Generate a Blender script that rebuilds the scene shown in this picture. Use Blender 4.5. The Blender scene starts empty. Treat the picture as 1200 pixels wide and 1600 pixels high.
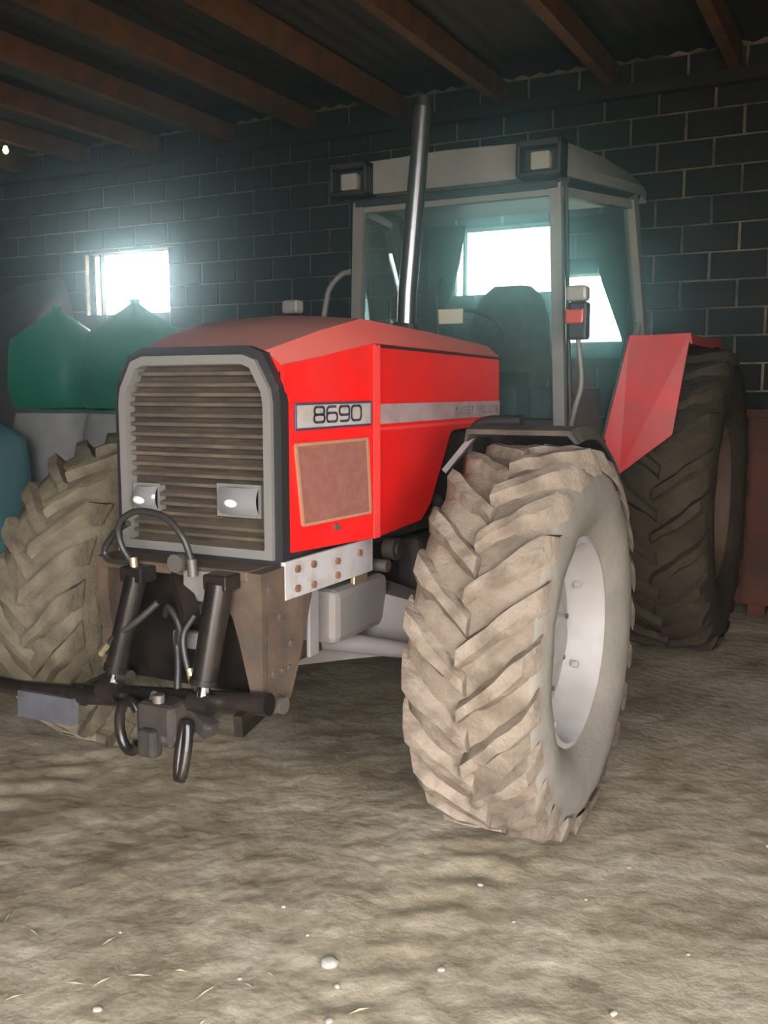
import bpy, bmesh, math, random
from mathutils import Vector, Matrix, noise
random.seed(7)
SC = bpy.context.scene
C = SC.collection
PI = math.pi

# ------------------------------------------------------------------ camera
YAW, F_PX = math.radians(27.5), 1500.0
PITCH = math.atan(190 / F_PX)
cam = bpy.data.objects.new('camera', bpy.data.cameras.new('camera'))
C.objects.link(cam)
cam.data.sensor_fit = 'VERTICAL'
cam.data.sensor_height = 36.0
cam.data.lens = 36.0 * F_PX / 1600.0
cam.data.clip_start = 0.02
cam.location = (2.035, -3.314, 1.6)
cam.rotation_euler = (PI / 2 - PITCH, 0, YAW)
SC.camera = cam

# ------------------------------------------------------------------ sky and exposure
world = bpy.data.worlds.new('overcast_sky'); SC.world = world
world.use_nodes = True
bg = world.node_tree.nodes['Background']
bg.inputs[0].default_value = (0.98, 0.98, 1.0, 1)
bg.inputs[1].default_value = 7.0
SC.view_settings.view_transform = 'Standard'
SC.view_settings.look = 'None'
SC.view_settings.gamma = 1.0
SC.view_settings.use_curve_mapping = False
SC.view_settings.exposure = 1.7
SC.cycles.use_denoising = True
SC.cycles.max_bounces = 10
SC.cycles.diffuse_bounces = 6
SC.cycles.transparent_max_bounces = 16
SC.cycles.sample_clamp_indirect = 8.0

# portals in the openings guide the sampling of the sky light
def portal(loc, rot, w, h):
    d = bpy.data.lights.new('sky_portal', 'AREA'); d.shape = 'RECTANGLE'; d.size = w; d.size_y = h; d.cycles.is_portal = True
    o = bpy.data.objects.new('sky_portal', d); C.objects.link(o); o.location = loc; o.rotation_euler = rot
portal((2.35, -5.15, 1.35), (PI / 2, 0, 0), 2.7, 3.1)
portal((4.05, -3.6, 1.25), (PI / 2, 0, PI / 2), 2.2, 2.9)
portal((-5.545, 5.22, 2.79), (-PI / 2, 0, 0), 1.21, 0.68)
portal((-1.13, 5.22, 2.775), (-PI / 2, 0, 0), 1.02, 0.57)
portal((-0.32, 5.22, 2.275), (-PI / 2, 0, 0), 0.60, 0.51)

# ------------------------------------------------------------------ materials
MATS = {}
def mat(name, col, rough=0.6, metal=0.0, col2=None, scale=6.0, bump=0.0, bscale=40.0,
        dust=None, dust_amt=0.0, up_dust=0.0, spec=0.5, lo=0.4, hi=0.62):
    """procedural material: base colour, a second noisy colour, dust patches, dust settled on upward faces"""
    m = bpy.data.materials.new(name); m.use_nodes = True
    nt = m.node_tree; N, L = nt.nodes, nt.links
    b = N['Principled BSDF']
    b.inputs['Roughness'].default_value = rough
    b.inputs['Metallic'].default_value = metal
    b.inputs['Specular IOR Level'].default_value = spec
    b.inputs['Base Color'].default_value = (*col, 1)
    tc = N.new('ShaderNodeTexCoord'); co = tc.outputs['Object']
    def noise_tex(s, d=6.0, r=0.6):
        n = N.new('ShaderNodeTexNoise'); n.inputs['Scale'].default_value = s
        n.inputs['Detail'].default_value = d; n.inputs['Roughness'].default_value = r
        L.new(co, n.inputs['Vector']); return n.outputs['Fac']
    def ramp(f, a, c):
        r = N.new('ShaderNodeMapRange'); r.inputs[1].default_value = a; r.inputs[2].default_value = c
        L.new(f, r.inputs[0]); return r.outputs[0]
    def mix(f, a, c):
        x = N.new('ShaderNodeMix'); x.data_type = 'RGBA'
        if isinstance(f, float): x.inputs[0].default_value = f
        else: L.new(f, x.inputs[0])
        for s, v in ((6, a), (7, c)):
            if isinstance(v, tuple): x.inputs[s].default_value = (*v, 1)
            else: L.new(v, x.inputs[s])
        return x.outputs[2]
    out = col
    if col2: out = mix(ramp(noise_tex(scale), lo, hi), out, col2)
    if dust and dust_amt > 0:
        f = ramp(noise_tex(scale * 0.6 + 1.3, 8.0, 0.7), 0.75 - 0.5 * dust_amt, 1.05 - 0.5 * dust_amt)
        out = mix(f, out, dust)
    if dust and up_dust > 0:
        g = N.new('ShaderNodeNewGeometry'); sx = N.new('ShaderNodeSeparateXYZ')
        L.new(g.outputs['Normal'], sx.inputs[0])
        r = ramp(sx.outputs['Z'], 0.25, 0.9)
        mm = N.new('ShaderNodeMath'); mm.operation = 'MULTIPLY'; L.new(r, mm.inputs[0])
        mm.inputs[1].default_value = up_dust
        out = mix(mm.outputs[0], out, dust)
    if not isinstance(out, tuple): L.new(out, b.inputs['Base Color'])
    if bump > 0:
        bp = N.new('ShaderNodeBump'); bp.inputs['Strength'].default_value = min(1.0, bump)
        bp.inputs['Distance'].default_value = 0.02
        L.new(noise_tex(bscale, 8.0, 0.65), bp.inputs['Height']); L.new(bp.outputs['Normal'], b.inputs['Normal'])
    MATS[name] = m
    return m
DUST = (0.36, 0.30, 0.235)
MUD = (0.30, 0.245, 0.18)
mat('red_paint', (0.80, 0.012, 0.010), 0.38, col2=(0.70, 0.02, 0.018), scale=3, dust=(0.42, 0.23, 0.19), dust_amt=0.15, up_dust=0.9)
mat('red_strip', (0.85, 0.06, 0.05), 0.4)
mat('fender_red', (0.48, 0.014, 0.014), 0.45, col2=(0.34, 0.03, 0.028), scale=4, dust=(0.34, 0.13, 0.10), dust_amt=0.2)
mat('silver', (0.22, 0.21, 0.195), 0.45, 0.2, dust=DUST, dust_amt=0.35, scale=5)
mat('rubber', (0.04, 0.034, 0.03), 0.8, col2=(0.09, 0.07, 0.052), dust=MUD, dust_amt=0.4, scale=7, bump=0.4, bscale=25)
mat('dark_trim', (0.02, 0.02, 0.022), 0.55, dust=MUD, dust_amt=0.2, scale=7)
mat('grille_bar', (0.10, 0.077, 0.05), 0.8, col2=(0.055, 0.045, 0.035), scale=9, dust=(0.165, 0.125, 0.08), dust_amt=0.5, up_dust=0.6)
mat('grille_back', (0.025, 0.021, 0.017), 0.9, col2=(0.06, 0.045, 0.03), scale=10)
mat('screen_mesh', (0.24, 0.085, 0.06), 0.85, col2=(0.29, 0.12, 0.09), scale=30, bump=0.4, bscale=220)
mat('screen_edge', (0.36, 0.19, 0.11), 0.7)
mat('plate_white', (0.40, 0.37, 0.34), 0.5, col2=(0.32, 0.29, 0.25), scale=14)
mat('stripe_white', (0.42, 0.33, 0.32), 0.5, col2=(0.34, 0.23, 0.22), scale=8)
mat('print_dark', (0.05, 0.045, 0.075), 0.6)
mat('print_faint', (0.20, 0.15, 0.16), 0.7)
mat('tyre', (0.29, 0.235, 0.18), 0.95, col2=(0.17, 0.135, 0.10), scale=6, dust=(0.34, 0.285, 0.225), dust_amt=0.45, bump=0.8, bscale=28, spec=0.1)
mat('tyre_lug', (0.32, 0.262, 0.205), 0.95, col2=(0.19, 0.15, 0.112), scale=10, dust=(0.36, 0.305, 0.245), dust_amt=0.45, bump=0.8, bscale=30, spec=0.1)
mat('shaded_olive_mud', (0.22, 0.19, 0.13), 0.95, col2=(0.14, 0.12, 0.085), scale=6, dust=(0.26, 0.23, 0.165), dust_amt=0.5, bump=0.8, bscale=26, spec=0.1)  # olive mud, also darkened in place of the weaker light on the far wheel
mat('tyre_wall', (0.27, 0.245, 0.205), 0.9, col2=(0.22, 0.20, 0.17), scale=6, bump=0.3, bscale=30, spec=0.15)
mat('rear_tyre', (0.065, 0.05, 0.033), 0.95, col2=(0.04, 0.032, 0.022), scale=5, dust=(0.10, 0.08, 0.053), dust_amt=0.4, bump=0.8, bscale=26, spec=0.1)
mat('rim_grey', (0.42, 0.40, 0.38), 0.6, col2=(0.35, 0.33, 0.30), scale=5, dust=DUST, dust_amt=0.25)
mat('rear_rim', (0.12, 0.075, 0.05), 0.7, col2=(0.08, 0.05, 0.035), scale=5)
mat('bolt_steel', (0.18, 0.16, 0.14), 0.5, 0.6, dust=MUD, dust_amt=0.3)
mat('rusty_bolt', (0.24, 0.11, 0.06), 0.85, col2=(0.14, 0.07, 0.045), scale=20)
mat('white_steel', (0.46, 0.45, 0.44), 0.55, col2=(0.33, 0.28, 0.25), scale=12, dust=(0.33, 0.2, 0.13), dust_amt=0.35, lo=0.5, hi=0.75)
mat('brown_cast', (0.105, 0.07, 0.046), 0.8, col2=(0.065, 0.046, 0.034), scale=8, dust=(0.17, 0.125, 0.085), dust_amt=0.4, bump=0.3, bscale=40)
mat('axle_grey', (0.20, 0.185, 0.18), 0.7, col2=(0.18, 0.16, 0.145), scale=6, dust=MUD, dust_amt=0.35)
mat('guard_steel', (0.10, 0.105, 0.12), 0.6, col2=(0.07, 0.07, 0.075), scale=8, dust=MUD, dust_amt=0.2)
mat('engine_dark', (0.025, 0.021, 0.019), 0.75, col2=(0.05, 0.038, 0.028), scale=8, dust=MUD, dust_amt=0.25)
mat('black_paint', (0.010, 0.009, 0.009), 0.28, col2=(0.024, 0.018, 0.014), scale=9, dust=(0.10, 0.08, 0.06), dust_amt=0.08)
mat('chrome', (0.85, 0.86, 0.88), 0.12, 1.0)
mat('pipe_steel', (0.16, 0.16, 0.165), 0.28, 0.85)
mat('hose_rubber', (0.03, 0.028, 0.026), 0.45, dust=MUD, dust_amt=0.2, scale=12)
mat('brass', (0.62, 0.52, 0.30), 0.4, 0.8)
mat('cab_grey', (0.20, 0.195, 0.18), 0.55, col2=(0.165, 0.16, 0.145), scale=5, dust=DUST, dust_amt=0.2)
mat('interior', (0.035, 0.045, 0.045), 0.8, col2=(0.06, 0.07, 0.07), scale=6)
mat('seat_cloth', (0.05, 0.055, 0.055), 0.95, col2=(0.08, 0.08, 0.075), scale=20)
mat('card', (0.55, 0.50, 0.38), 0.7)
mat('lamp_body', (0.30, 0.29, 0.28), 0.5, dust=DUST, dust_amt=0.3)
mat('lamp_lens', (0.28, 0.275, 0.25), 0.12, spec=0.9)
mat('reflector', (0.20, 0.20, 0.20), 0.07, 0.0, spec=1.0)
mat('glint_white', (0.88, 0.88, 0.90), 0.25, spec=1.0)  # white that paints the headlight glint
mat('amber_red', (0.42, 0.06, 0.05), 0.35)
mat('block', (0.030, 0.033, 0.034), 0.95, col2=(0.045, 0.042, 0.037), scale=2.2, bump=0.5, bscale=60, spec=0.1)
mat('mortar', (0.30, 0.27, 0.20), 0.95, col2=(0.10, 0.09, 0.07), scale=3.5, bump=0.5, bscale=50, spec=0.1)
mat('plaster_dark', (0.06, 0.06, 0.055), 0.95, col2=(0.045, 0.045, 0.04), scale=1.5, spec=0.1)
mat('joist_wood', (0.20, 0.082, 0.026), 0.85, col2=(0.11, 0.05, 0.018), scale=5, bump=0.3, bscale=30)
mat('roof_sheet', (0.045, 0.045, 0.038), 0.8, 0.0, col2=(0.03, 0.027, 0.022), scale=2.5)
mat('plate_wood', (0.03, 0.024, 0.018), 0.9)
mat('rust_panel', (0.085, 0.028, 0.013), 0.85, col2=(0.045, 0.018, 0.010), scale=4, bump=0.2)
mat('white_bag', (0.50, 0.52, 0.51), 0.7, col2=(0.40, 0.43, 0.43), scale=5, bump=0.3, bscale=14)
mat('stone_pale', (0.44, 0.42, 0.36), 0.9, col2=(0.34, 0.31, 0.26), scale=12, bump=0.3)
mat('straw', (0.34, 0.30, 0.19), 0.9)
mat('heap_feed', (0.15, 0.145, 0.13), 0.95, col2=(0.12, 0.115, 0.10), scale=4, bump=0.6, bscale=35)
mat('cord', (0.04, 0.04, 0.04), 0.7)

def shell_mat(name, col, trans_col, f):
    """thin plastic: part of the light passes through"""
    m = bpy.data.materials.new(name); m.use_nodes = True
    N, L = m.node_tree.nodes, m.node_tree.links
    b = N['Principled BSDF']; b.inputs['Roughness'].default_value = 0.4
    n = N.new('ShaderNodeTexNoise'); n.inputs['Scale'].default_value = 4; n.inputs['Detail'].default_value = 5
    t0 = N.new('ShaderNodeTexCoord'); L.new(t0.outputs['Object'], n.inputs['Vector'])
    mx = N.new('ShaderNodeMix'); mx.data_type = 'RGBA'; L.new(n.outputs['Fac'], mx.inputs[0])
    mx.inputs[6].default_value = (*col, 1); mx.inputs[7].default_value = (col[0] * 0.6, col[1] * 0.7, col[2] * 0.7, 1)
    L.new(mx.outputs[2], b.inputs['Base Color'])
    t = N.new('ShaderNodeBsdfTranslucent'); t.inputs[0].default_value = (*trans_col, 1)
    s = N.new('ShaderNodeMixShader'); s.inputs[0].default_value = f
    L.new(b.outputs[0], s.inputs[1]); L.new(t.outputs[0], s.inputs[2])
    L.new(s.outputs[0], N['Material Output'].inputs[0]); MATS[name] = m
shell_mat('green_bag', (0.015, 0.13, 0.095), (0.10, 0.85, 0.64), 0.5)
shell_mat('blue_bag', (0.20, 0.42, 0.46), (0.25, 0.6, 0.65), 0.3)

def glass_mat(name, tint, refl):
    m = bpy.data.materials.new(name); m.use_nodes = True
    N, L = m.node_tree.nodes, m.node_tree.links
    N.remove(N['Principled BSDF'])
    tr = N.new('ShaderNodeBsdfTransparent'); tr.inputs[0].default_value = (*tint, 1)
    gl = N.new('ShaderNodeBsdfGlossy'); gl.inputs['Roughness'].default_value = 0.06
    df = N.new('ShaderNodeBsdfDiffuse'); df.inputs[0].default_value = (0.42, 0.45, 0.43, 1)
    lw = N.new('ShaderNodeLayerWeight'); lw.inputs[0].default_value = 0.5
    pw = N.new('ShaderNodeMath'); pw.operation = 'POWER'; L.new(lw.outputs['Facing'], pw.inputs[0]); pw.inputs[1].default_value = 4.0
    fr = N.new('ShaderNodeMath'); fr.operation = 'MULTIPLY_ADD'; L.new(pw.outputs[0], fr.inputs[0]); fr.inputs[1].default_value = 0.25; fr.inputs[2].default_value = 0.03
    s1 = N.new('ShaderNodeMixShader'); s1.inputs[0].default_value = refl   # settled dust film
    L.new(tr.outputs[0], s1.inputs[1]); L.new(df.outputs[0], s1.inputs[2])
    s2 = N.new('ShaderNodeMixShader'); L.new(fr.outputs[0], s2.inputs[0])
    L.new(s1.outputs[0], s2.inputs[1]); L.new(gl.outputs[0], s2.inputs[2])
    L.new(s2.outputs[0], N['Material Output'].inputs[0]); MATS[name] = m
glass_mat('cab_glass', (0.80, 0.90, 0.88), 0.06)

def ground_mat():
    m = bpy.data.materials.new('dirt'); m.use_nodes = True
    N, L = m.node_tree.nodes, m.node_tree.links
    b = N['Principled BSDF']; b.inputs['Roughness'].default_value = 1.0; b.inputs['Specular IOR Level'].default_value = 0.1
    tc = N.new('ShaderNodeTexCoord')
    def nz(s, d, r=0.6):
        n = N.new('ShaderNodeTexNoise'); n.inputs['Scale'].default_value = s; n.inputs['Detail'].default_value = d
        n.inputs['Roughness'].default_value = r; L.new(tc.outputs['Object'], n.inputs['Vector']); return n
    def ramp(n, pts):
        r = N.new('ShaderNodeValToRGB'); e = r.color_ramp.elements
        e[0].position, e[0].color = pts[0][0], (*pts[0][1], 1); e[1].position, e[1].color = pts[-1][0], (*pts[-1][1], 1)
        for p, c in pts[1:-1]: x = e.new(p); x.color = (*c, 1)
        L.new(n.outputs['Fac'], r.inputs[0]); return r.outputs[0]
    a = ramp(nz(2.2, 9, 0.68), [(0.34, (0.24, 0.20, 0.135)), (0.50, (0.385, 0.335, 0.24)), (0.66, (0.50, 0.45, 0.345))])
    c = ramp(nz(22, 10, 0.75), [(0.3, (0.45, 0.42, 0.36)), (0.55, (1, 1, 1)), (0.8, (1.25, 1.22, 1.15))])
    mx = N.new('ShaderNodeMix'); mx.data_type = 'RGBA'; mx.blend_type = 'MULTIPLY'; mx.inputs[0].default_value = 0.5
    L.new(a, mx.inputs[6]); L.new(c, mx.inputs[7]); L.new(mx.outputs[2], b.inputs['Base Color'])
    bp = N.new('ShaderNodeBump'); bp.inputs['Strength'].default_value = 0.55; bp.inputs['Distance'].default_value = 0.03
    L.new(nz(9, 10, 0.6).outputs['Fac'], bp.inputs['Height']); L.new(bp.outputs[0], b.inputs['Normal'])
    MATS['dirt'] = m
ground_mat()

# ------------------------------------------------------------------ mesh helpers
class MB:
    def __init__(s): s.v, s.f = [], []
    def add(s, vs, fs):
        o = len(s.v); s.v += [tuple(p) for p in vs]; s.f += [tuple(i + o for i in f) for f in fs]; return s
    def box(s, a, b, bev=0.0):
        x0, y0, z0 = [min(p, q) for p, q in zip(a, b)]; x1, y1, z1 = [max(p, q) for p, q in zip(a, b)]
        if bev <= 0:
            return s.add([(x0, y0, z0), (x1, y0, z0), (x1, y1, z0), (x0, y1, z0), (x0, y0, z1), (x1, y0, z1), (x1, y1, z1), (x0, y1, z1)],
                         [(0, 3, 2, 1), (4, 5, 6, 7), (0, 1, 5, 4), (1, 2, 6, 5), (2, 3, 7, 6), (3, 0, 4, 7)])
        t = min(bev, (x1 - x0) * .45, (y1 - y0) * .45, (z1 - z0) * .45)
        bm = bmesh.new()
        vs = [bm.verts.new(p) for p in [(x0, y0, z0), (x1, y0, z0), (x1, y1, z0), (x0, y1, z0), (x0, y0, z1), (x1, y0, z1), (x1, y1, z1), (x0, y1, z1)]]
        for f in [(0, 3, 2, 1), (4, 5, 6, 7), (0, 1, 5, 4), (1, 2, 6, 5), (2, 3, 7, 6), (3, 0, 4, 7)]: bm.faces.new([vs[i] for i in f])
        bmesh.ops.bevel(bm, geom=bm.edges[:], offset=t, segments=2, affect='EDGES', profile=0.5)
        bm.verts.index_update()
        s.add([v.co[:] for v in bm.verts], [[v.index for v in f.verts] for f in bm.faces]); bm.free(); return s
    def tube(s, pts, r, n=10, cap=True):
        pts = [Vector(p) for p in pts]; rs = r if isinstance(r, (list, tuple)) else [r] * len(pts)
        ref = Vector((0, 0, 1)); vs, fs = [], []
        prev = None
        for i, p in enumerate(pts):
            d = (pts[min(i + 1, len(pts) - 1)] - pts[max(i - 1, 0)]).normalized()
            if prev is None:
                u = d.cross(ref) if abs(d.z) < 0.95 else d.cross(Vector((1, 0, 0)))
            else:
                u = prev - d * prev.dot(d)
            u.normalize(); prev = u; w = d.cross(u)
            for k in range(n):
                a = 2 * PI * k / n; vs.append(p + (u * math.cos(a) + w * math.sin(a)) * rs[i])
        for i in range(len(pts) - 1):
            for k in range(n):
                fs.append((i * n + k, i * n + (k + 1) % n, (i + 1) * n + (k + 1) % n, (i + 1) * n + k))
        if cap: fs += [tuple(range(n))[::-1], tuple(range((len(pts) - 1) * n, len(pts) * n))]
        return s.add(vs, fs)
    def bar(s, a, b, w, h, up=(0, 0, 1)):
        """rectangular bar from a to b"""
        a, b = Vector(a), Vector(b); d = (b - a).normalized(); up = Vector(up)
        u = d.cross(up); 
        if u.length < 1e-4: u = d.cross(Vector((1, 0, 0)))
        u.normalize(); v = u.cross(d); vs = []
        for p in (a, b):
            for i, j in ((-1, -1), (1, -1), (1, 1), (-1, 1)): vs.append(p + u * i * w / 2 + v * j * h / 2)
        return s.add(vs, [(3, 2, 1, 0), (4, 5, 6, 7), (0, 1, 5, 4), (1, 2, 6, 5), (2, 3, 7, 6), (3, 0, 4, 7)])
    def prism(s, pts, off):
        """closed 3D polygon extruded by the vector off"""
        n = len(pts); pts = [Vector(p) for p in pts]; o = Vector(off)
        return s.add(pts + [p + o for p in pts], [tuple(range(n))[::-1], tuple(range(n, 2 * n))] + [(i, (i + 1) % n, n + (i + 1) % n, n + i) for i in range(n)])
    def lathe_x(s, prof, n=48, center=(0, 0, 0), closed=False):
        """profile of (x, r) turned about the x axis"""
        vs, fs = [], []; m = len(prof)
        for k in range(n):
            a = 2 * PI * k / n
            for x, r in prof: vs.append((center[0] + x, center[1] + r * math.cos(a), center[2] + r * math.sin(a)))
        for k in range(n):
            q = (k + 1) % n
            for i in range(m if closed else m - 1):
                j = (i + 1) % m; fs.append((k * m + i, k * m + j, q * m + j, q * m + i))
        return s.add(vs, fs)
    def loft(s, secs, cap=True, closed=True):
        n = len(secs[0]); vs = [p for c in secs for p in c]; fs = []
        for i in range(len(secs) - 1):
            for k in range(n if closed else n - 1):
                q = (k + 1) % n; fs.append((i * n + k, i * n + q, (i + 1) * n + q, (i + 1) * n + k))
        if cap: fs += [tuple(range(n))[::-1], tuple(range((len(secs) - 1) * n, len(secs) * n))]
        return s.add(vs, fs)
    def mesh(s, name, m, smooth=None):
        me = bpy.data.meshes.new(name); me.from_pydata(s.v, [], s.f); me.validate()
        bm = bmesh.new(); bm.from_mesh(me); bmesh.ops.recalc_face_normals(bm, faces=bm.faces)
        if smooth:
            for f in bm.faces: f.smooth = True
            for e in bm.edges:
                if len(e.link_faces) == 2 and e.calc_face_angle(0) > math.radians(smooth): e.smooth = False
        bm.to_mesh(me); bm.free()
        me.materials.append(MATS[m]); return me
    def build(s, name, m, parent=None, smooth=None, label=None):
        return link(name, s.mesh(name, m, smooth), parent, label)
def link(name, me, parent=None, label=None):
    o = bpy.data.objects.new(name, me); C.objects.link(o)
    if parent: o.parent = parent
    if label: o['label'] = label
    return o
def empty(name, loc=(0, 0, 0), parent=None):
    o = bpy.data.objects.new(name, None); C.objects.link(o); o.location = loc
    if parent: o.parent = parent
    return o
def tag(o, label, cat, group=None):
    o['label'] = label; o['category'] = cat
    if group: o['group'] = group
    return o
def struct(o, label=None):
    o['kind'] = 'structure'
    if label: o['label'] = label
    return o
def smoothpath(pts, n=8):
    P = [Vector(p) for p in pts]; out = []
    P = [P[0] * 2 - P[1]] + P + [P[-1] * 2 - P[-2]]
    for i in range(1, len(P) - 2):
        for k in range(n):
            t = k / n; a, b, c, d = P[i - 1:i + 3]
            out.append(0.5 * (2 * b + (c - a) * t + (2 * a - 5 * b + 4 * c - d) * t * t + (3 * b - a - 3 * c + d) * t ** 3))
    out.append(P[-2]); return out

# ------------------------------------------------------------------ the barn: floor, walls, ceiling
XL, XR, YF, YB, ZC = -8.2, 3.9, -5.0, 5.05, 4.30
def ground_h(x, y):
    h = 0.022 * noise.noise((x * 0.8, y * 0.8, 0)) + 0.008 * noise.noise((x * 3.0, y * 3.0, 4)) + 0.0075 * abs(noise.noise((x * 6.5, y * 6.5, 9))) + 0.008 * max(0, noise.noise((x * 13, y * 13, 2)))
    # ridges pressed by tyres driving in
    for cx in (-0.93, 0.93):
        d = abs(x - cx)
        if d < 0.3 and y < 0:
            sgn = abs(x - cx)
            h += -0.012 * (1 - (d / 0.3) ** 2) + 0.008 * math.sin((y + sgn * 0.9) * 2 * PI / 0.19) * (1 - d / 0.3)
    for (wx, wy, r) in ((0.93, 0, .3), (-0.93, 0, .3), (0.95, 2.85, .4), (-0.95, 2.85, .4)):
        q = math.hypot(x - wx, y - wy)
        if q < r: h *= max(0.0, q / r) ** 2
    return h - 0.004
def make_floor():
    mb = MB(); xs, ys = [], []
    x = XL - 0.3
    while x < XR + 0.3: xs.append(x); x += 0.035 if -1.6 < x < 2.6 else 0.12
    y = YF - 5.0
    while y < YB + 0.3: ys.append(y); y += 0.03 if -3.0 < y < 0.6 else (0.12 if y > -6 else 0.5)
    xs = [-40.0, -20.0, -12.0] + xs + [7.0, 12.0, 22.0, 40.0]
    ys = [-40.0, -22.0, -14.0] + ys + [8.0, 14.0, 24.0, 40.0]
    nx = len(xs)
    vs = [(a, b, ground_h(a, b)) for b in ys for a in xs]
    fs = [(j * nx + i, j * nx + i + 1, (j + 1) * nx + i + 1, (j + 1) * nx + i) for j in range(len(ys) - 1) for i in range(nx - 1)]
    return struct(mb.add(vs, fs).build('floor', 'dirt', None, 60), 'bare dry dirt floor with tyre prints')
floor = make_floor()

# back wall of concrete blocks; openings (x0, x1, z0, z1)
OPEN = [(-6.15, -4.94, 2.45, 3.13), (-1.64, -0.62, 2.47, 3.06), (-0.62, -0.02, 2.02, 2.60)]
COURSE, PITCHX, Z0, X0 = 0.225, 0.45, 0.02, 0.905
def cut_rects(rect, holes, mx=0.05, mz=0.03):
    out = [rect]
    for h in holes:
        nx = []
        for (a, b, c, d) in out:
            if h[0] >= b or h[1] <= a or h[2] >= d or h[3] <= c: nx.append((a, b, c, d)); continue
            if h[2] > c: nx.append((a, b, c, h[2]))
            if h[3] < d: nx.append((a, b, h[3], d))
            lo, hi = max(c, h[2]), min(d, h[3])
            if h[0] > a: nx.append((a, h[0], lo, hi))
            if h[1] < b: nx.append((h[1], b, lo, hi))
        out = nx
    return [r for r in out if r[1] - r[0] > mx and r[3] - r[2] > mz]
core = MB()
for (a, b, c, d) in cut_rects((XL, XR, -0.1, ZC + .036), OPEN, 0, 0): core.box((a, YB, c), (b, YB + 0.2, d))
wall_back = struct(core.build('wall_back', 'mortar'), 'dark concrete block wall with pale mortar joints')
cells = []
row = 0
while Z0 + row * COURSE < ZC - 0.05:
    z = Z0 + row * COURSE
    x = X0 - 30 * PITCHX + (0.225 if row % 2 else 0.0)
    while x < XR:
        a, b = max(x, XL), min(x + PITCHX, XR)
        if b - a > 0.08:
            for r in cut_rects((a + 0.011, b - 0.011, z + 0.007, min(z + COURSE, ZC) - 0.007), OPEN): cells.append(r)
        x += PITCHX
    row += 1
vis = sorted(cells, key=lambda r: (0 if (-7.6 < r[0] < 1.5 and r[2] > 1.0) else 1, abs(r[0] + 1.0)))
rest = MB(); shared = {}
for i, (a, b, c, d) in enumerate(vis):
    w, h = round(b - a, 3), round(d - c, 3)
    if i < 295:
        k = (w, h, i % 3)
        if k not in shared:
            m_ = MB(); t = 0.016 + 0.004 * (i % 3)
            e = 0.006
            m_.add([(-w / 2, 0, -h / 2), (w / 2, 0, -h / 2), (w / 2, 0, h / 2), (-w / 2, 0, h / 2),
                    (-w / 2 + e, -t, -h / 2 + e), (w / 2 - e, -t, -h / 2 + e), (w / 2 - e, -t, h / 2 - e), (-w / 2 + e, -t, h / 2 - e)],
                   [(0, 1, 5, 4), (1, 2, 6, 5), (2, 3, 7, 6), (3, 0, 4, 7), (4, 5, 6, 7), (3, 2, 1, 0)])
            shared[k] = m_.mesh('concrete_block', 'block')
        o = link('concrete_block', shared[k], wall_back); o.location = ((a + b) / 2, YB, (c + d) / 2)
    else:
        rest.box((a, YB - 0.017, c), (b, YB + 0.002, d))
ro = rest.build('concrete_block', 'block', wall_back); ro['kind'] = 'stuff'
# reveal frames of the openings
wf = MB()
a, b, c, d = OPEN[0]
wf.box((a - .02, YB + .05, c - .04), (b + .02, YB + .15, c)); wf.box((a - .02, YB + .05, d), (b + .02, YB + .15, d + .04))
wf.box((a - .03, YB + .05, c), (a, YB + .15, d)); wf.box((b, YB + .05, c), (b + .03, YB + .15, d)); wf.box((a + .14, YB + .07, c), (a + .17, YB + .13, d))
struct(wf.build('window_1', 'plate_wood'), 'bright window opening in the block wall above the green bags')
wf = MB()
a, b, c, d = OPEN[1]
wf.box((a - .03, YB + .05, d), (b + .03, YB + .15, d + .05)); wf.box((a - .03, YB + .05, c - .04), (b, YB + .15, c))
wf.box((a - .03, YB + .05, c), (a, YB + .15, d)); wf.box((a + .11, YB + .07, c), (a + .13, YB + .13, d))
struct(wf.build('window_2', 'plate_wood'), 'bright opening in the block wall behind the tractor cab')

DOOR = (1.0, 3.7, -0.2, 2.9)
ADDED_GAP_R = (-4.7, -2.5, -0.2, 2.7)  # unseen side doorway, added to bring in daylight from the right
struct(MB().box((XL - .2, YF, -0.1), (XL, YB, ZC + .036)).build('wall_left', 'plaster_dark'), 'dark side wall of the barn')
rw = MB()
for (a, b, c, d) in cut_rects((YF, YB + .2, -0.1, ZC + .036), [ADDED_GAP_R]): rw.box((XR, a, c), (XR + .2, b, d))
struct(rw.build('wall_right', 'plaster_dark'), 'dark side wall of the barn with an unseen doorway added for daylight')
fw = MB()
for (a, b, c, d) in cut_rects((XL - .2, XR + .2, -0.1, ZC + .036), [DOOR]): fw.box((a, YF - .2, c), (b, YF, d))
struct(fw.build('wall_front', 'plaster_dark'), 'front wall of the barn with the wide open doorway')

ceiling = struct(MB().box((XL - .2, YF - .2, ZC + 0.035), (XR + .2, YB + .2, ZC + 0.10)).build('ceiling', 'roof_sheet'), 'dark sheet roof on wooden joists')
sheet = MB(); n = 24; wd = 1.0
prof = [(i / n * wd, 0.014 * math.cos(2 * PI * i / n * 6)) for i in range(n + 1)]
vs = [(x, y, z) for y in (YF - .15, YB - 0.002) for x, z in prof]
sheet.add(vs, [(i, i + 1, n + 2 + i, n + 1 + i) for i in range(n)])
sme = sheet.mesh('roof_sheet', 'roof_sheet', 80)
for k in range(13):
    o = link('roof_sheet', sme, ceiling); o.location = (XL - 0.1 + k * 1.0, 0, ZC + 0.015 + (0.004 if k % 2 else 0))
jm = MB().box((-0.045, YF, -0.10), (0.045, YB - 0.03, 0.085)).mesh('joist', 'joist_wood')
for k in range(-8, 6):
    x = -0.15 + k * 0.98
    if XL < x < XR - .1:
        o = link('joist', jm, ceiling); o.location = (x, 0, 4.20)
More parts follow.
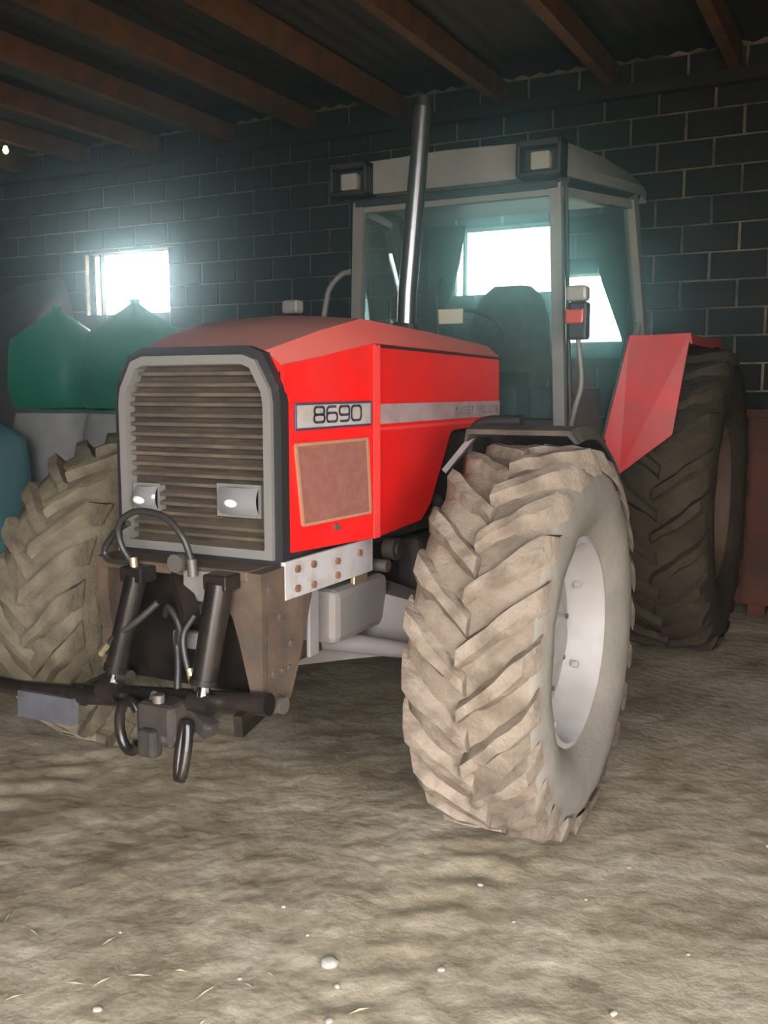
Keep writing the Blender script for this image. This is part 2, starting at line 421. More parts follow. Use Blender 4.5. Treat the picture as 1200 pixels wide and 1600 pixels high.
struct(MB().box((XL, YB - 0.12, 4.0), (XR, YB - 0.022, 4.098)).build('trim_1', 'plate_wood'), 'dark timber wall plate under the joists')

# ------------------------------------------------------------------ the tractor
T = empty('tractor', (0, 0, 0))
tag(T, 'red tractor with muddy tyres and a grey cab on the dirt floor', 'tractor')
def both(fn):
    for s in (1, -1): fn(s)

# hood: top cover lofted over three sections
def hsec(y, hw, zs, xs_, zt, zc):
    return [(-hw, y, zs), (-xs_, y, zt), (-xs_ * .5, y, (zt + zc * 2) / 3), (0, y, zc), (xs_ * .5, y, (zt + zc * 2) / 3), (xs_, y, zt), (hw, y, zs),
            (hw - .02, y, zs - .02), (-hw + .02, y, zs - .02)]
hood = MB().loft([hsec(-.728, .328, 1.675, .262, 1.728, 1.735), hsec(-.5, .38, 1.725, .325, 1.80, 1.815), hsec(-.285, .42, 1.765, .365, 1.852, 1.875),
                  hsec(.3, .42, 1.762, .365, 1.835, 1.862), hsec(.955, .42, 1.755, .36, 1.805, 1.832)]).build('hood', 'red_paint', T, 35)
MB().tube([(.421, -.28, 1.757), (.421, .95, 1.747)], .006, 6).build('seam', 'dark_trim', hood)
def nose(s, z, off=0.0, side=1):
    """point on the tapered nose panel: s metres back from the grille, z height, off proud of it"""
    t = Vector((.08, .45, 0)).normalized(); nn = Vector((t.y, -t.x, 0))
    p = Vector((.337, -.735, 0)) + t * s + nn * off
    return (side * p.x, p.y, z)
def side_parts(s):
    poly = [nose(0, 1.075, 0, s), nose(.455, 1.07, 0, s), nose(.455, 1.762, 0, s), nose(0, 1.68, 0, s)]
    o = MB().prism(poly, (-.015 * s, 0, 0)).build('nose_panel', 'red_paint', T)
    pl = MB().prism([nose(a, z, .002, s) for a, z in ((.042, 1.474), (.432, 1.481), (.432, 1.560), (.042, 1.556))], (.005 * s, 0, 0))
    plate = pl.build('model_plate', 'plate_white', o)
    fr = MB()
    cs = [(.042, 1.474), (.432, 1.481), (.432, 1.560), (.042, 1.556)]
    for i in range(4): fr.tube([nose(*cs[i], .006, s), nose(*cs[(i + 1) % 4], .006, s)], .0045, 6)
    fr.build('plate_border', 'print_dark', o)
    # number on the plate: strokes of squared digits
    W, Hh, g, th = .052, .050, .0125, .0085
    def rr(x0, z0, x1, z1, r=.011, a0=0, a1=360, n=5):
        pts = []
        for cx, cz, st in ((x1 - r, z1 - r, 0), (x0 + r, z1 - r, 90), (x0 + r, z0 + r, 180), (x1 - r, z0 + r, 270)):
            for k in range(n + 1):
                a = math.radians(st + 90 * k / n); pts.append((cx + r * math.cos(a), cz + r * math.sin(a)))
        return pts
    def digit(ch):
        m = Hh / 2
        if ch == '8': return [(rr(0.002, m, W - .002, Hh), True), (rr(0, 0, W, m), True)]
        if ch == '6':
            return [(rr(0, 0, W, m + .004), True), ([(0, .015), (0, Hh - .011), (.004, Hh - .004), (.011, Hh), (W - .006, Hh)], False)]
        if ch == '9':
            return [(rr(0, m - .004, W, Hh), True), ([(W, Hh - .015), (W, .011), (W - .004, .004), (W - .011, 0), (.006, 0)], False)]
        return [(rr(0, 0, W, Hh, .014), True)]
    x = .130; dg = MB()
    for ch in '8690':
        for pts, closed in digit(ch):
            P = pts + ([pts[0], pts[1]] if closed else [])
            for (p, q) in zip(P[:-1], P[1:]):
                dx, dz = q[0] - p[0], q[1] - p[1]; l = math.hypot(dx, dz)
                if l < 1e-6: continue
                ux, uz = dx / l * th * .35, dz / l * th * .35; px_, pz_ = -dz / l * th / 2, dx / l * th / 2
                quad = [(p[0] - ux + px_, p[1] - uz + pz_), (p[0] - ux - px_, p[1] - uz - pz_), (q[0] + ux - px_, q[1] + uz - pz_), (q[0] + ux + px_, q[1] + uz + pz_)]
                if s > 0: Q = [nose(x + u, 1.4935 + w + (x + u) * .012, .0085, 1) for u, w in quad]
                else: Q = [nose(.47 - (x + u), 1.4935 + w, .0085, -1) for u, w in quad]
                dg.add(Q, [(0, 1, 2, 3)])
        x += W + g
    dg.build('number_print', 'print_dark', o)
    sc_ = [(.044, 1.424), (.414, 1.430), (.432, 1.168), (.076, 1.160)]
    MB().prism([nose(a, z, .001, s) for a, z in sc_], (.003 * s, 0, 0)).build('mesh_screen', 'screen_mesh', o)
    e = MB()
    for i in range(4): e.bar(nose(*sc_[i], .004, s), nose(*sc_[(i + 1) % 4], .004, s), .008, .010)
    e.build('screen_frame', 'screen_edge', o)
    MB().tube([nose(.245, 1.135, .0, s), nose(.245, 1.135, .012, s)], .012, 8).build('latch', 'bolt_steel', o)
    # corner strip and rear side panel
    MB().prism([(s * .42, -.295, 1.07), (s * .424, -.255, 1.07), (s * .424, -.255, 1.76), (s * .42, -.295, 1.76)], (s * .004, 0, 0)).build('corner_strip', 'red_strip', T)
    poly = [(-.275, 1.07), (.11, 1.09), (.20, 1.15), (.39, 1.42), (.43, 1.435), (.96, 1.45), (.95, 1.748), (-.275, 1.758)]
    p = MB().prism([(s * .405, y, z) for y, z in poly], (s * .015, 0, 0)).build('side_panel', 'red_paint', T)
    st = MB().prism([(s * .4205, y, z) for y, z in ((-.25, 1.480), (.955, 1.483), (.957, 1.552), (-.25, 1.552))], (s * .004, 0, 0)).build('side_stripe', 'stripe_white', p)
    MB().bar((s * .4215, -.25, 1.462), (s * .4215, .94, 1.464), .006, .012).build('pinstripe', 'red_strip', p)
    for word, ya, yb in (('MASSEY', .42, .63), ('FERGUSON', .66, .92)):
        fc = bpy.data.curves.new('lettering', 'FONT'); fc.body = word; fc.size = .05; fc.space_character = 1.12; fc.extrude = .001
        to = bpy.data.objects.new('tmp', fc); C.objects.link(to)
        bpy.context.view_layer.update()
        me = bpy.data.meshes.new_from_object(to.evaluated_get(bpy.context.evaluated_depsgraph_get()))
        bpy.data.objects.remove(to)
        w = max(v.co.x for v in me.vertices)
        for v in me.vertices:
            u = v.co.x / w; y = ya + u * (yb - ya)
            v.co = (s * (.4255 + v.co.z), y if s > 0 else 1.34 - y, 1.499 + v.co.y)
        me.materials.clear(); me.materials.append(MATS['print_faint'])
        link('lettering', me, p)
both(side_parts)

# grille
GP = [(-.325, 1.045), (.325, 1.045), (.325, 1.60), (.255, 1.725), (-.255, 1.725), (-.325, 1.60)]
def inset(k, dz=0): return [(x * k, 1.385 + (z - 1.385) * k + dz) for x, z in GP]
MB().prism([(x, -.735, z) for x, z in inset(.98)], (0, .02, 0)).build('grille_back', 'grille_back', T)
fr = MB()
P = [Vector((x, -.762, z)) for x, z in inset(.955)]
P = [P[0], P[1], P[2].lerp(P[1], .06), P[2].lerp(P[3], .12), P[3].lerp(P[2], .14), P[3].lerp(P[4], .08), P[4].lerp(P[3], .08), P[4].lerp(P[5], .14), P[5].lerp(P[4], .12), P[5].lerp(P[0], .06)]
def ring(pts, w0, w1, y0, y1):
    """flat frame following a closed outline, w0 outside and w1 inside"""
    n = len(pts); ctr = Vector((0, 0, 1.385)); mb = MB(); vs = []
    for i, p in enumerate(pts):
        a = (pts[i] - pts[i - 1]).normalized(); b = (pts[(i + 1) % n] - pts[i]).normalized(); t = (a + b).normalized()
        nn = Vector((t.z, 0, -t.x)); k = 1 / max(.4, math.sqrt((1 + a.dot(b)) / 2))
        if nn.dot(Vector((p.x, 0, p.z)) - ctr) < 0: nn = -nn
        o, q = p + nn * w0 * k, p - nn * w1 * k
        vs += [(o.x, y0, o.z), (o.x, y1, o.z), (q.x, y1, q.z), (q.x, y0, q.z)]
    fs = []
    for i in range(n):
        j = (i + 1) % n
        for c in range(4): fs.append((i * 4 + c, i * 4 + (c + 1) % 4, j * 4 + (c + 1) % 4, j * 4 + c))
    return mb.add(vs, fs)
gf = ring(P, .004, .026, -.730, -.784).build('grille_frame', 'silver', T, label='silver grey surround of the grille')
ring(P, .033, -.002, -.724, -.768).build('grille_gasket', 'dark_trim', T)
def gw(z): return .281 if z < 1.575 else .281 - (z - 1.575) * .52
nsl = 19
for i in range(nsl):
    z = 1.085 + i * (1.690 - 1.085) / (nsl - 1)
    w = gw(z) - .004
    if 1.17 < z < 1.30: 
        segs = [(-w, -.275), (-.16, .083), (.262, w)]
    else: segs = [(-w, w)]
    for a, b in segs:
        if b - a > .03:
            dz = .004 * math.sin(i * 2.3)
            MB().prism([(a, -.736, z - .012), (a, -.764, z - .009 + dz * .5), (a, -.766, z + .002 + dz * .5), (a, -.736, z + .009)], (b - a, 0, 0)).build('grille_slat', 'grille_bar', T)
for (a, b, zz0, zz1) in ((-.27, -.165, 1.187, 1.277), (.09, .254, 1.193, 1.290)):
    h = MB()
    h.box((a - .006, -.765, zz0 - .006), (b + .006, -.735, zz0 + .004)); h.box((a - .006, -.765, zz1 - .004), (b + .006, -.735, zz1 + .006))
    h.box((a - .006, -.765, zz0 + .004), (a + .004, -.735, zz1 - .004)); h.box((b - .004, -.765, zz0 + .004), (b + .006, -.735, zz1 - .004))
    ho = h.build('headlight', 'silver', T)
    # curved reflector
    rv, rf = [], []
    for j in range(9):
        for i in range(9):
            u, v = i / 8, j / 8
            d = .034 * (1 - .5 * ((2 * u - 1) ** 2 + (2 * v - 1) ** 2))
            rv.append((a + .004 + (b - a - .008) * u, -.762 - d, zz0 + .004 + (zz1 - zz0 - .008) * v))
    for j in range(8):
        for i in range(8): rf.append((j * 9 + i, j * 9 + i + 1, j * 9 + i + 10, j * 9 + i + 9))
    MB().add(rv, rf).build('headlight_lens', 'reflector', ho, 80)
    cx_, cz_ = (a + b) / 2 - .012, (zz0 + zz1) / 2 - .006; dm = MB(); secs = []
    for j in range(7):
        t_ = j / 6 * PI / 2; secs.append([(cx_ + .034 * max(.02, math.cos(t_)) * math.cos(2 * PI * k / 16), -.780 - .022 * math.sin(t_), cz_ + .017 * max(.02, math.cos(t_)) * math.sin(2 * PI * k / 16)) for k in range(16)])
    dm.loft(secs).build('lens_glint', 'glint_white', ho, 80)  # white dome painted as the bright glint on the lens
    

# exhaust stack
MB().tube([(.255, .30, 1.80), (.262, .302, 2.0), (.300, .305, 2.42), (.325, .307, 2.72)], [.040, .040, .038, .034], 20).build('exhaust_pipe', 'pipe_steel', T, 60)
MB().tube([(.325, .307, 2.70), (.328, .310, 2.76)], [.030, .022], 14).build('exhaust_tip', 'pipe_steel', T, 60)
MB().tube([(.252, .30, 1.838), (.256, .30, 1.875)], [.075, .052], 18).build('exhaust_collar', 'dark_trim', T, 50)

# engine, chassis, gearbox
MB().box((-.30, -.62, 1.0), (.30, 1.02, 1.66), .03).box((-.36, .1, 1.1), (.36, .95, 1.42), .02).build('engine', 'engine_dark', T)
ch = MB().box((-.20, -.66, .62), (.20, 2.9, .99), .02).box((-.30, .35, .50), (.30, 1.1, .98), .04).box((-.33, 1.4, .55), (.33, 3.3, 1.15), .05)
ch.build('chassis', 'engine_dark', T)
MB().tube([(.36, .18, 1.2), (.40, .30, 1.15), (.40, .36, .95), (.30, .40, .85)], .03, 8).build('intake_pipe', 'dark_trim', T, 60)
MB().tube([(.31, .02, .98), (.36, .02, .98)], .045, 14).tube([(.36, .02, .98), (.37, .02, .98)], .025, 10).build('oil_filter', 'engine_dark', T, 50)
MB().tube([(.30, -.08, .93), (.37, -.08, .93)], .025, 10).build('breather', 'bolt_steel', T, 50)
# front axle
MB().loft([[(x, -h * .9, .70 - h), (x, h * .9, .70 - h), (x, h, .70), (x, h * .7, .70 + h), (x, -h * .7, .70 + h), (x, -h, .70)] for x, h in
           ((-.70, .10), (-.5, .095), (-.25, .14), (0, .19), (.25, .14), (.5, .095), (.70, .10))]).build('front_axle', 'axle_grey', T, 50)
MB().box((-.24, -.46, .70), (.36, -.05, .90), .03).build('axle_support', 'axle_grey', T)
for s in (1, -1):
    MB().tube([(s * .62, 0, .71), (s * .78, 0, .71)], [.15, .17], 20).build('hub_carrier', 'axle_grey', T, 50)
    MB().tube([(s * .10, -.26, .66), (s * .55, -.25, .66)], [.045, .03], 12).tube([(s * .55, -.25, .66), (s * .66, -.20, .68)], .022, 10).build('steering_ram', 'axle_grey', T, 50)

# white steel rails beside the chassis, with rusty bolts
def rail(s):
    o = MB().box((s * .335, -.77, .925), (s * .352, -.17, 1.052), .004).build('rail_plate', 'white_steel', T)
    for y, z in ((-.70, 1.02), (-.70, .955), (-.60, 1.02), (-.60, .95), (-.44, 1.005), (-.44, .955), (-.28, 1.01)):
        MB().tube([(s * .352, y, z), (s * .362, y, z)], .013, 6).build('bolt', 'rusty_bolt', o)
    MB().box((s * .325, -.30, .885), (s * .345, -.20, .925), .004).build('rail_tab', 'brass', o)
both(rail)
MB().box((.335, -.62, .70), (.350, -.56, .925), .004).build('bracket_strut', 'axle_grey', T)

# front linkage: cheeks, rams, cross tube, coupling hook, hoses
def cheek(s):
    poly = [(-.874, 1.035), (-.60, 1.045), (-.60, .93), (-.68, .72), (-.74, .60), (-.83, .565), (-.874, .60), (-.86, .78), (-.874, .90)]
    o = MB().prism([(s * .305, y, z) for y, z in poly], (s * .045, 0, 0)).build('linkage_cheek', 'brown_cast', T)
    pf = [(.19, 1.035), (.35, 1.035), (.35, .60), (.315, .585), (.30, .66), (.265, .80), (.24, .88), (.20, .95)]
    if s > 0: MB().prism([(s * x, -.90, z) for x, z in pf], (0, .025, 0)).build('linkage_face', 'brown_cast', T)
    for y, z in ((-.86, .98), (-.80, .88), (-.74, .78), (-.84, .70), (-.79, .70), (-.75, .70), (-.82, .62)):
        MB().tube([(s * .35, y, z), (s * .357, y, z)], .011, 6).build('bolt', 'bolt_steel', o)
    MB().tube([(s * .26, -.83, .60), (s * .385, -.83, .60)], .028, 14).build('pivot_pin', 'bolt_steel', o, 50)
both(cheek)
MB().box((-.30, -.80, .60), (.30, -.66, 1.03), .01).build('linkage_back', 'black_paint', T)
MB().box((-.30, -.905, 1.005), (.30, -.74, 1.04), .006).build('linkage_crossplate', 'brown_cast', T)
def ram(a, b, r):
    a, b = Vector(a), Vector(b); d = (b - a)
    o = MB().tube([a, a + d * .80], r, 18).tube([a + d * .78, a + d * .83], r * 1.12, 18).build('lift_ram', 'black_paint', T, 50)
    MB().tube([a + d * .80, b], r * .52, 14).build('ram_rod', 'chrome', o, 50)
    MB().tube([b + Vector((-.04, 0, 0)), b + Vector((.04, 0, 0))], .034, 14).build('ram_eye', 'black_paint', o, 50)
    MB().box(a + Vector((-.045, -.03, -.02)), a + Vector((.045, .05, .03)), .006).build('ram_clevis', 'black_paint', o)
ram((-.108, -.95, 1.0), (-.190, -1.0, .615), .036)
ram((.230, -.95, 1.005), (.185, -1.0, .625), .043)
MB().tube([(-.37, -.985, .575), (.395, -.93, .635)], .036, 14).build('cross_tube', 'black_paint', T, 50)
for s in (1, -1):
    MB().bar((s * .30, -.80, .60), (s * .325, -1.0, .575), .03, .07).build('lift_arm', 'black_paint', T)
MB().prism([(-.61, -1.02, .465), (-.345, -1.03, .475), (-.335, -1.03, .57), (-.605, -1.02, .56)], (0, .03, 0)).build('guard_plate', 'guard_steel', T, label='blue grey steel plate')
MB().tube([(-.95, -.95, .535), (-.64, -.965, .545), (-.36, -.985, .575)], .03, 10).build('side_tube', 'black_paint', T, 50)
# coupling hook
MB().box((.00, -1.10, .50), (.15, -.98, .635), .02).box((.03, -1.13, .47), (.10, -1.08, .56), .015).build('coupling_block', 'engine_dark', T, label='greasy coupling block')
arc = [(-.055 + .045 * math.cos(a), -1.06, .535 + .085 * math.sin(a)) for a in [math.radians(q) for q in range(40, 321, 20)]]
MB().tube(arc, .017, 10).build('coupling_hook', 'black_paint', T, 60)
arc = [(.175 + .012 * math.cos(a), -1.08 + .02 * math.sin(a), .50 + .085 * math.sin(a)) for a in [math.radians(q) for q in range(0, 341, 20)]]
MB().tube(arc + [arc[0]], .018, 10).build('coupling_hook', 'black_paint', T, 60)
MB().bar((.13, -1.0, .60), (.24, -1.02, .555), .05, .05).build('coupling_latch', 'engine_dark', T)
MB().tube([(.075, -1.07, .635), (.075, -1.07, .66)], .02, 8).tube([(.03, -1.05, .63), (.05, -1.06, .655)], .012, 8).build('coupling_nut', 'bolt_steel', T, 50)
# top link and hoses
MB().bar((-.02, -.86, 1.02), (.13, -.97, .885), .05, .055).build('top_link', 'black_paint', T)
MB().box((.06, -.92, .93), (.20, -.90, 1.03), .004).build('valve_plate', 'axle_grey', T)
MB().tube([(.06, -.93, 1.055), (.06, -.96, 1.055)], .03, 12).build('valve_cap', 'bolt_steel', T, 50)
def hose(pts, r=.011, m='hose_rubber', name='hydraulic_hose'):
    return MB().tube(smoothpath(pts), r, 8).build(name, m, T, 60)
hose([(-.115, -.95, 1.03), (-.16, -.96, 1.10), (-.155, -.97, 1.17), (-.08, -.97, 1.215), (.03, -.97, 1.205), (.10, -.97, 1.15), (.125, -.96, 1.08), (.125, -.95, 1.03)])
h2 = hose([(-.135, -.95, 1.17), (-.20, -.93, 1.14), (-.265, -.92, 1.08), (-.265, -.92, 1.045), (-.22, -.93, 1.035), (-.12, -.94, 1.045)])
MB().tube([(.125, -.95, 1.02), (.125, -.955, 1.075)], .016, 8).build('hose_fitting', 'bolt_steel', T, 50)
MB().tube([(-.11, -.955, 1.0), (-.115, -.955, 1.06)], .013, 8).build('hose_fitting', 'brass', T, 50)
hose([(.145, -.97, .90), (.115, -.99, .84), (.125, -1.0, .77), (.15, -1.0, .70), (.16, -.98, .65)], .010)
hose([(-.02, -.95, .92), (-.08, -.98, .86), (-.16, -1.0, .80), (-.21, -1.0, .745)], .012)
MB().tube([(-.185, -1.0, .775), (-.225, -1.0, .735)], .014, 8).build('hose_fitting', 'brass', T, 50)
MB().tube([(.142, -1.0, .735), (.155, -1.0, .69)], .013, 8).build('hose_fitting', 'brass', T, 50)
hose([(.02, -.88, .86), (.03, -.92, .80), (.04, -.93, .72), (.05, -.95, .64)], .012)
hose([(-.05, -.88, .86), (.00, -.92, .90), (.05, -.93, .84), (.03, -.92, .76)], .012)
MB().box((-.06, -.84, .74), (.05, -.80, .80), .01).build('mount_lug', 'axle_grey', T)
MB().box((-.02, -.83, .86), (.10, -.80, .96), .01).build('mount_lug', 'axle_grey', T)

# ---- wheels
def lug_mesh(name, R, w, drop, sgn, m, seed):
    """one bar of the tread: from just past the centre line to the shoulder, swept back, tapering down at the shoulder"""
    mb = MB(); secs = []
    rnd = random.Random(seed); st = 7
    for i in range(st):
        q = i / (st - 1)
        x = sgn * (-.012 + (w / 2 + .014) * min(1, q * 1.06))
        th = .20 / R * q + (.05 * q * q)
        top = R - .010 * q * q - (.06 if i == st - 1 else 0) + rnd.uniform(-.012, .002)
        base = R - drop - (.05 * max(0, q - .7) / .3)
        hw_t = (.021 + .014 * q + rnd.uniform(-.006, .005)) / R; hw_b = hw_t + (.026 + rnd.uniform(-.006, .010)) / R; th += rnd.uniform(-.008, .008)
        sec = []
        for rr, dt in ((base, -hw_b), (top, -hw_t), (top, hw_t), (base, hw_b)):
            a = th + dt; sec.append((x, -rr * math.cos(a), rr * math.sin(a)))
        secs.append(sec)
    return mb.loft(secs).mesh(name, m, 50)
def wheel(name, ctr, R, w, rimR, nl, side, tm, lm, wm, rimm):
    drop = .042
    Rb = R - drop
    prof = []
    hw = w / 2
    prof = [(-hw * .62, rimR), (-hw * .80, rimR + .03), (-hw * .98, rimR + .10), (-hw * 1.02, (rimR + Rb) / 2 + .02), (-hw * .97, Rb - .075), (-hw * .90, Rb - .03),
            (-hw * .6, Rb - .004), (-hw * .25, Rb), (hw * .25, Rb), (hw * .6, Rb - .004), (hw * .90, Rb - .03), (hw * .97, Rb - .075), (hw * 1.02, (rimR + Rb) / 2 + .02),
            (hw * .98, rimR + .10), (hw * .80, rimR + .03), (hw * .62, rimR)]
    mb = MB().lathe_x(prof, 72)
    mb.v = [(x + .006 * noise.noise((x * 9, y * 9, z * 9)), *(Vector((y, z)) * (1 + .010 * noise.noise((x * 7 + 3, y * 7, z * 7))))) for x, y, z in mb.v]
    wh = mb.build(name, tm, T, 60); wh.location = ctr
    wh.data.materials.append(MATS[wm])
    for p in wh.data.polygons:
        if abs(p.center.x) > hw * .93 or p.center.yz.length < rimR + .12: p.material_index = 1
    S = side
    rim = MB().lathe_x([(S * hw * .70, rimR + .012), (S * hw * .74, rimR + .016), (S * hw * .76, rimR - .004), (S * hw * .66, rimR - .020), (S * hw * .30, rimR - .035), (S * hw * .16, rimR - .060),
                        (S * hw * .22, rimR * .62), (S * hw * .34, rimR * .40), (S * hw * .34, .002)], 56)
    rim.lathe_x([(-S * hw * .70, rimR + .012), (-S * hw * .72, rimR - .01), (-S * hw * .3, rimR - .05), (S * hw * .1, rimR - .055)], 40)
    rim.build('rim', rimm, wh, 40)
    MB().tube([(S * hw * .30, 0, 0), (S * hw * .46, 0, 0)], [.105, .085], 20).build('hub', rimm, wh, 40)
    bm_ = MB().tube([(S * hw * .20, 0, 0), (S * hw * .31, 0, 0)], .010, 6).mesh('wheel_bolt', 'bolt_steel')
    for k in range(8):
        a = 2 * PI * k / 8 + .2; o = link('wheel_bolt', bm_, wh); o.location = (0, rimR * .56 * math.cos(a), rimR * .56 * math.sin(a))
    # drain clamp blocks on the rim edge
    cm = MB().box((S * hw * .30, -.015, -.012), (S * hw * .42, .015, .012), .004).mesh('rim_clamp', rimm)
    for k in range(6):
        a = 2 * PI * k / 6 + .5; o = link('rim_clamp', cm, wh); r = rimR - .045; o.location = (0, r * math.cos(a), r * math.sin(a)); o.rotation_euler = (a, 0, 0)
    meshes = {(s, v): lug_mesh('tread_lug', R, w, drop + .012, s, lm, v) for s in (1, -1) for v in (1, 2, 3)}
    for k in range(nl):
        for s in (1, -1):
            th = 2 * PI * (k + (.5 if s > 0 else 0)) / nl
            o = link('tread_lug', meshes[(s, 1 + (k * 7 + s) % 3)], wh); o.rotation_euler = (-th, 0, 0)
    return wh
wheel('front_wheel', (.93, 0, .702), .71, .45, .365, 23, 1, 'tyre', 'tyre_lug', 'tyre_wall', 'rim_grey')
wheel('front_wheel', (-.93, 0, .702), .71, .45, .365, 23, -1, 'shaded_olive_mud', 'shaded_olive_mud', 'shaded_olive_mud', 'rim_grey')
wheel('rear_wheel', (.95, 2.85, .922), .93, .54, .48, 23, 1, 'rear_tyre', 'rear_tyre', 'rear_tyre', 'rear_rim')
wheel('rear_wheel', (-.95, 2.85, .922), .93, .54, .48, 23, -1, 'rear_tyre', 'rear_tyre', 'rear_tyre', 'rear_rim')
MB().tube([(-.80, 2.85, .92), (.80, 2.85, .92)], .14, 18).build('rear_axle', 'engine_dark', T, 50)

# front mudguards: rubber arcs over the front tyres
def mudguard(s):
    secs = []
    for k in range(19):
        a = math.radians(26 + (100 - 26) * k / 18); r = .775
        y, z = r * math.cos(a), .70 + r * math.sin(a)
        y2, z2 = (r - .018) * math.cos(a), .70 + (r - .018) * math.sin(a)
        e = .045
        y3, z3 = (r - e) * math.cos(a), .70 + (r - e) * math.sin(a)
        secs.append([(s * .70, y3, z3), (s * .71, y, z), (s * 1.09, y, z), (s * 1.12, y3, z3), (s * 1.105, y3, z3), (s * 1.08, y2, z2), (s * .72, y2, z2), (s * .712, y3, z3)])
    o = MB().loft(secs).build('front_mudguard', 'rubber', T, 50)
    MB().tube(smoothpath([(s * .60, .05, .95), (s * .62, .10, 1.25), (s * .66, .08, 1.46), (s * .85, .06, 1.49)]), .022, 10).build('mudguard_stay', 'dark_trim', o, 50)
    MB().bar((s * .58, -.02, 1.30), (s * .70, .0, 1.45), .05, .02).build('mudguard_stay', 'axle_grey', o)
mudguard(1)

# rear fenders
def fender(s):
    yf = 1.86
    fr = [(.80, yf + .02, 1.885), (1.115, yf + .02, 1.895), (1.045, yf + .0, 1.37), (.78, yf - .02, 1.155), (.685, yf - .02, 1.325)]
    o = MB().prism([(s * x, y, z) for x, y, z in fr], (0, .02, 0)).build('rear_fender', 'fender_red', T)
    secs = []
    for k in range(16):
        a = math.radians(100 - 75 * k / 15); r = 1.0
        y, z = 2.85 - .02 - r * math.cos(PI - a) if False else 2.72 + r * math.cos(a) , .905 + r * math.sin(a)
        secs.append([(s * .78, y, z - .02), (s * .78, y, z), (s * 1.115, y, z), (s * 1.125, y, z - .05), (s * 1.115, y, z - .05), (s * 1.105, y, z - .02)])
    y0 = secs[0][0][1]
    secs = [[(p[0], yf + .03, p[2] - (.0)) for p in secs[0]]] + secs
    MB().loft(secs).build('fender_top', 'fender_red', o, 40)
    MB().prism([(s * x, y, z) for x, y, z in [(.70, 1.9, 1.33), (.80, 1.9, 1.88), (.80, 3.2, 1.85), (.72, 3.2, 1.0), (.70, 2.2, 1.0)]], (s * .012, 0, 0)).build('fender_inner', 'dark_trim', o)
    MB().tube([(s * .795, yf + .01, 1.89), (s * .68, yf - .03, 1.325), (s * .775, yf - .03, 1.15)], .010, 6).build('fender_edge', 'dark_trim', o)
both(fender)

# ---- cab
G = {}
def cab_side(s):
    A0, A1 = (s * .588, 1.385, 1.42), (s * .545, 1.365, 2.60)
    C1, C0 = (s * .735, 2.08, 2.64), (s * .735, 2.46, 1.90)
    MB().bar(A0, A1, .058, .05, (0, 1, 0)).build('front_pillar', 'cab_grey', T)
    MB().tube([(A0[0] + s * .045, A0[1] + .01, A0[2]), (A1[0] + s * .045, A1[1] + .01, A1[2])], .011, 6).build('door_seal', 'dark_trim', T)
    MB().bar(C0, C1, .095, .06, (1, 0, 0)).build('rear_pillar', 'cab_grey', T)
    MB().bar((s * .735, 2.40, 2.02), (s * .70, 1.92, 1.30), .03, .03).build('door_frame', 'cab_grey', T)
    MB().bar((s * .56, 1.38, 2.56), (s * .735, 2.08, 2.60), .05, .045).build('door_header', 'cab_grey', T)
    MB().bar((s * .60, 1.39, 1.38), (s * .70, 1.92, 1.30), .03, .05).build('door_sill', 'dark_trim', T)
    MB().prism([(s * .598, 1.41, 1.40), (s * .556, 1.39, 2.54), (s * .722, 2.06, 2.58), (s * .722, 2.42, 1.95), (s * .698, 1.90, 1.33)], (s * .005, 0, 0)).build('door_glass', 'cab_glass', T)
    MB().bar((s * .735, 2.46, 1.90), (s * .70, 2.50, 1.2), .05, .08).build('rear_post', 'dark_trim', T)
    # lamp on a stalk beside the front pillar
    q = .765
    st = MB().tube(smoothpath([(s * .70, 1.16, 1.40), (s * (q - .01), 1.06, 1.52), (s * (q + .02), 1.05, 1.64), (s * q, 1.05, 1.83)]), .012, 8).build('lamp_stalk', 'cab_grey', T, 60)
    L = MB().box((s * q - .045, 1.02, 1.83), (s * q + .045, 1.09, 2.0), .012).build('marker_lamp', 'dark_trim', T)
    MB().box((s * q - .05, 1.0, 1.90), (s * q + .035, 1.03, 1.965), .008).build('amber_lens', 'amber_red', L)
    MB().box((s * q - .05, .99, 2.0), (s * q + .05, 1.06, 2.07), .015).build('white_lens', 'lamp_lens', L)
both(cab_side)
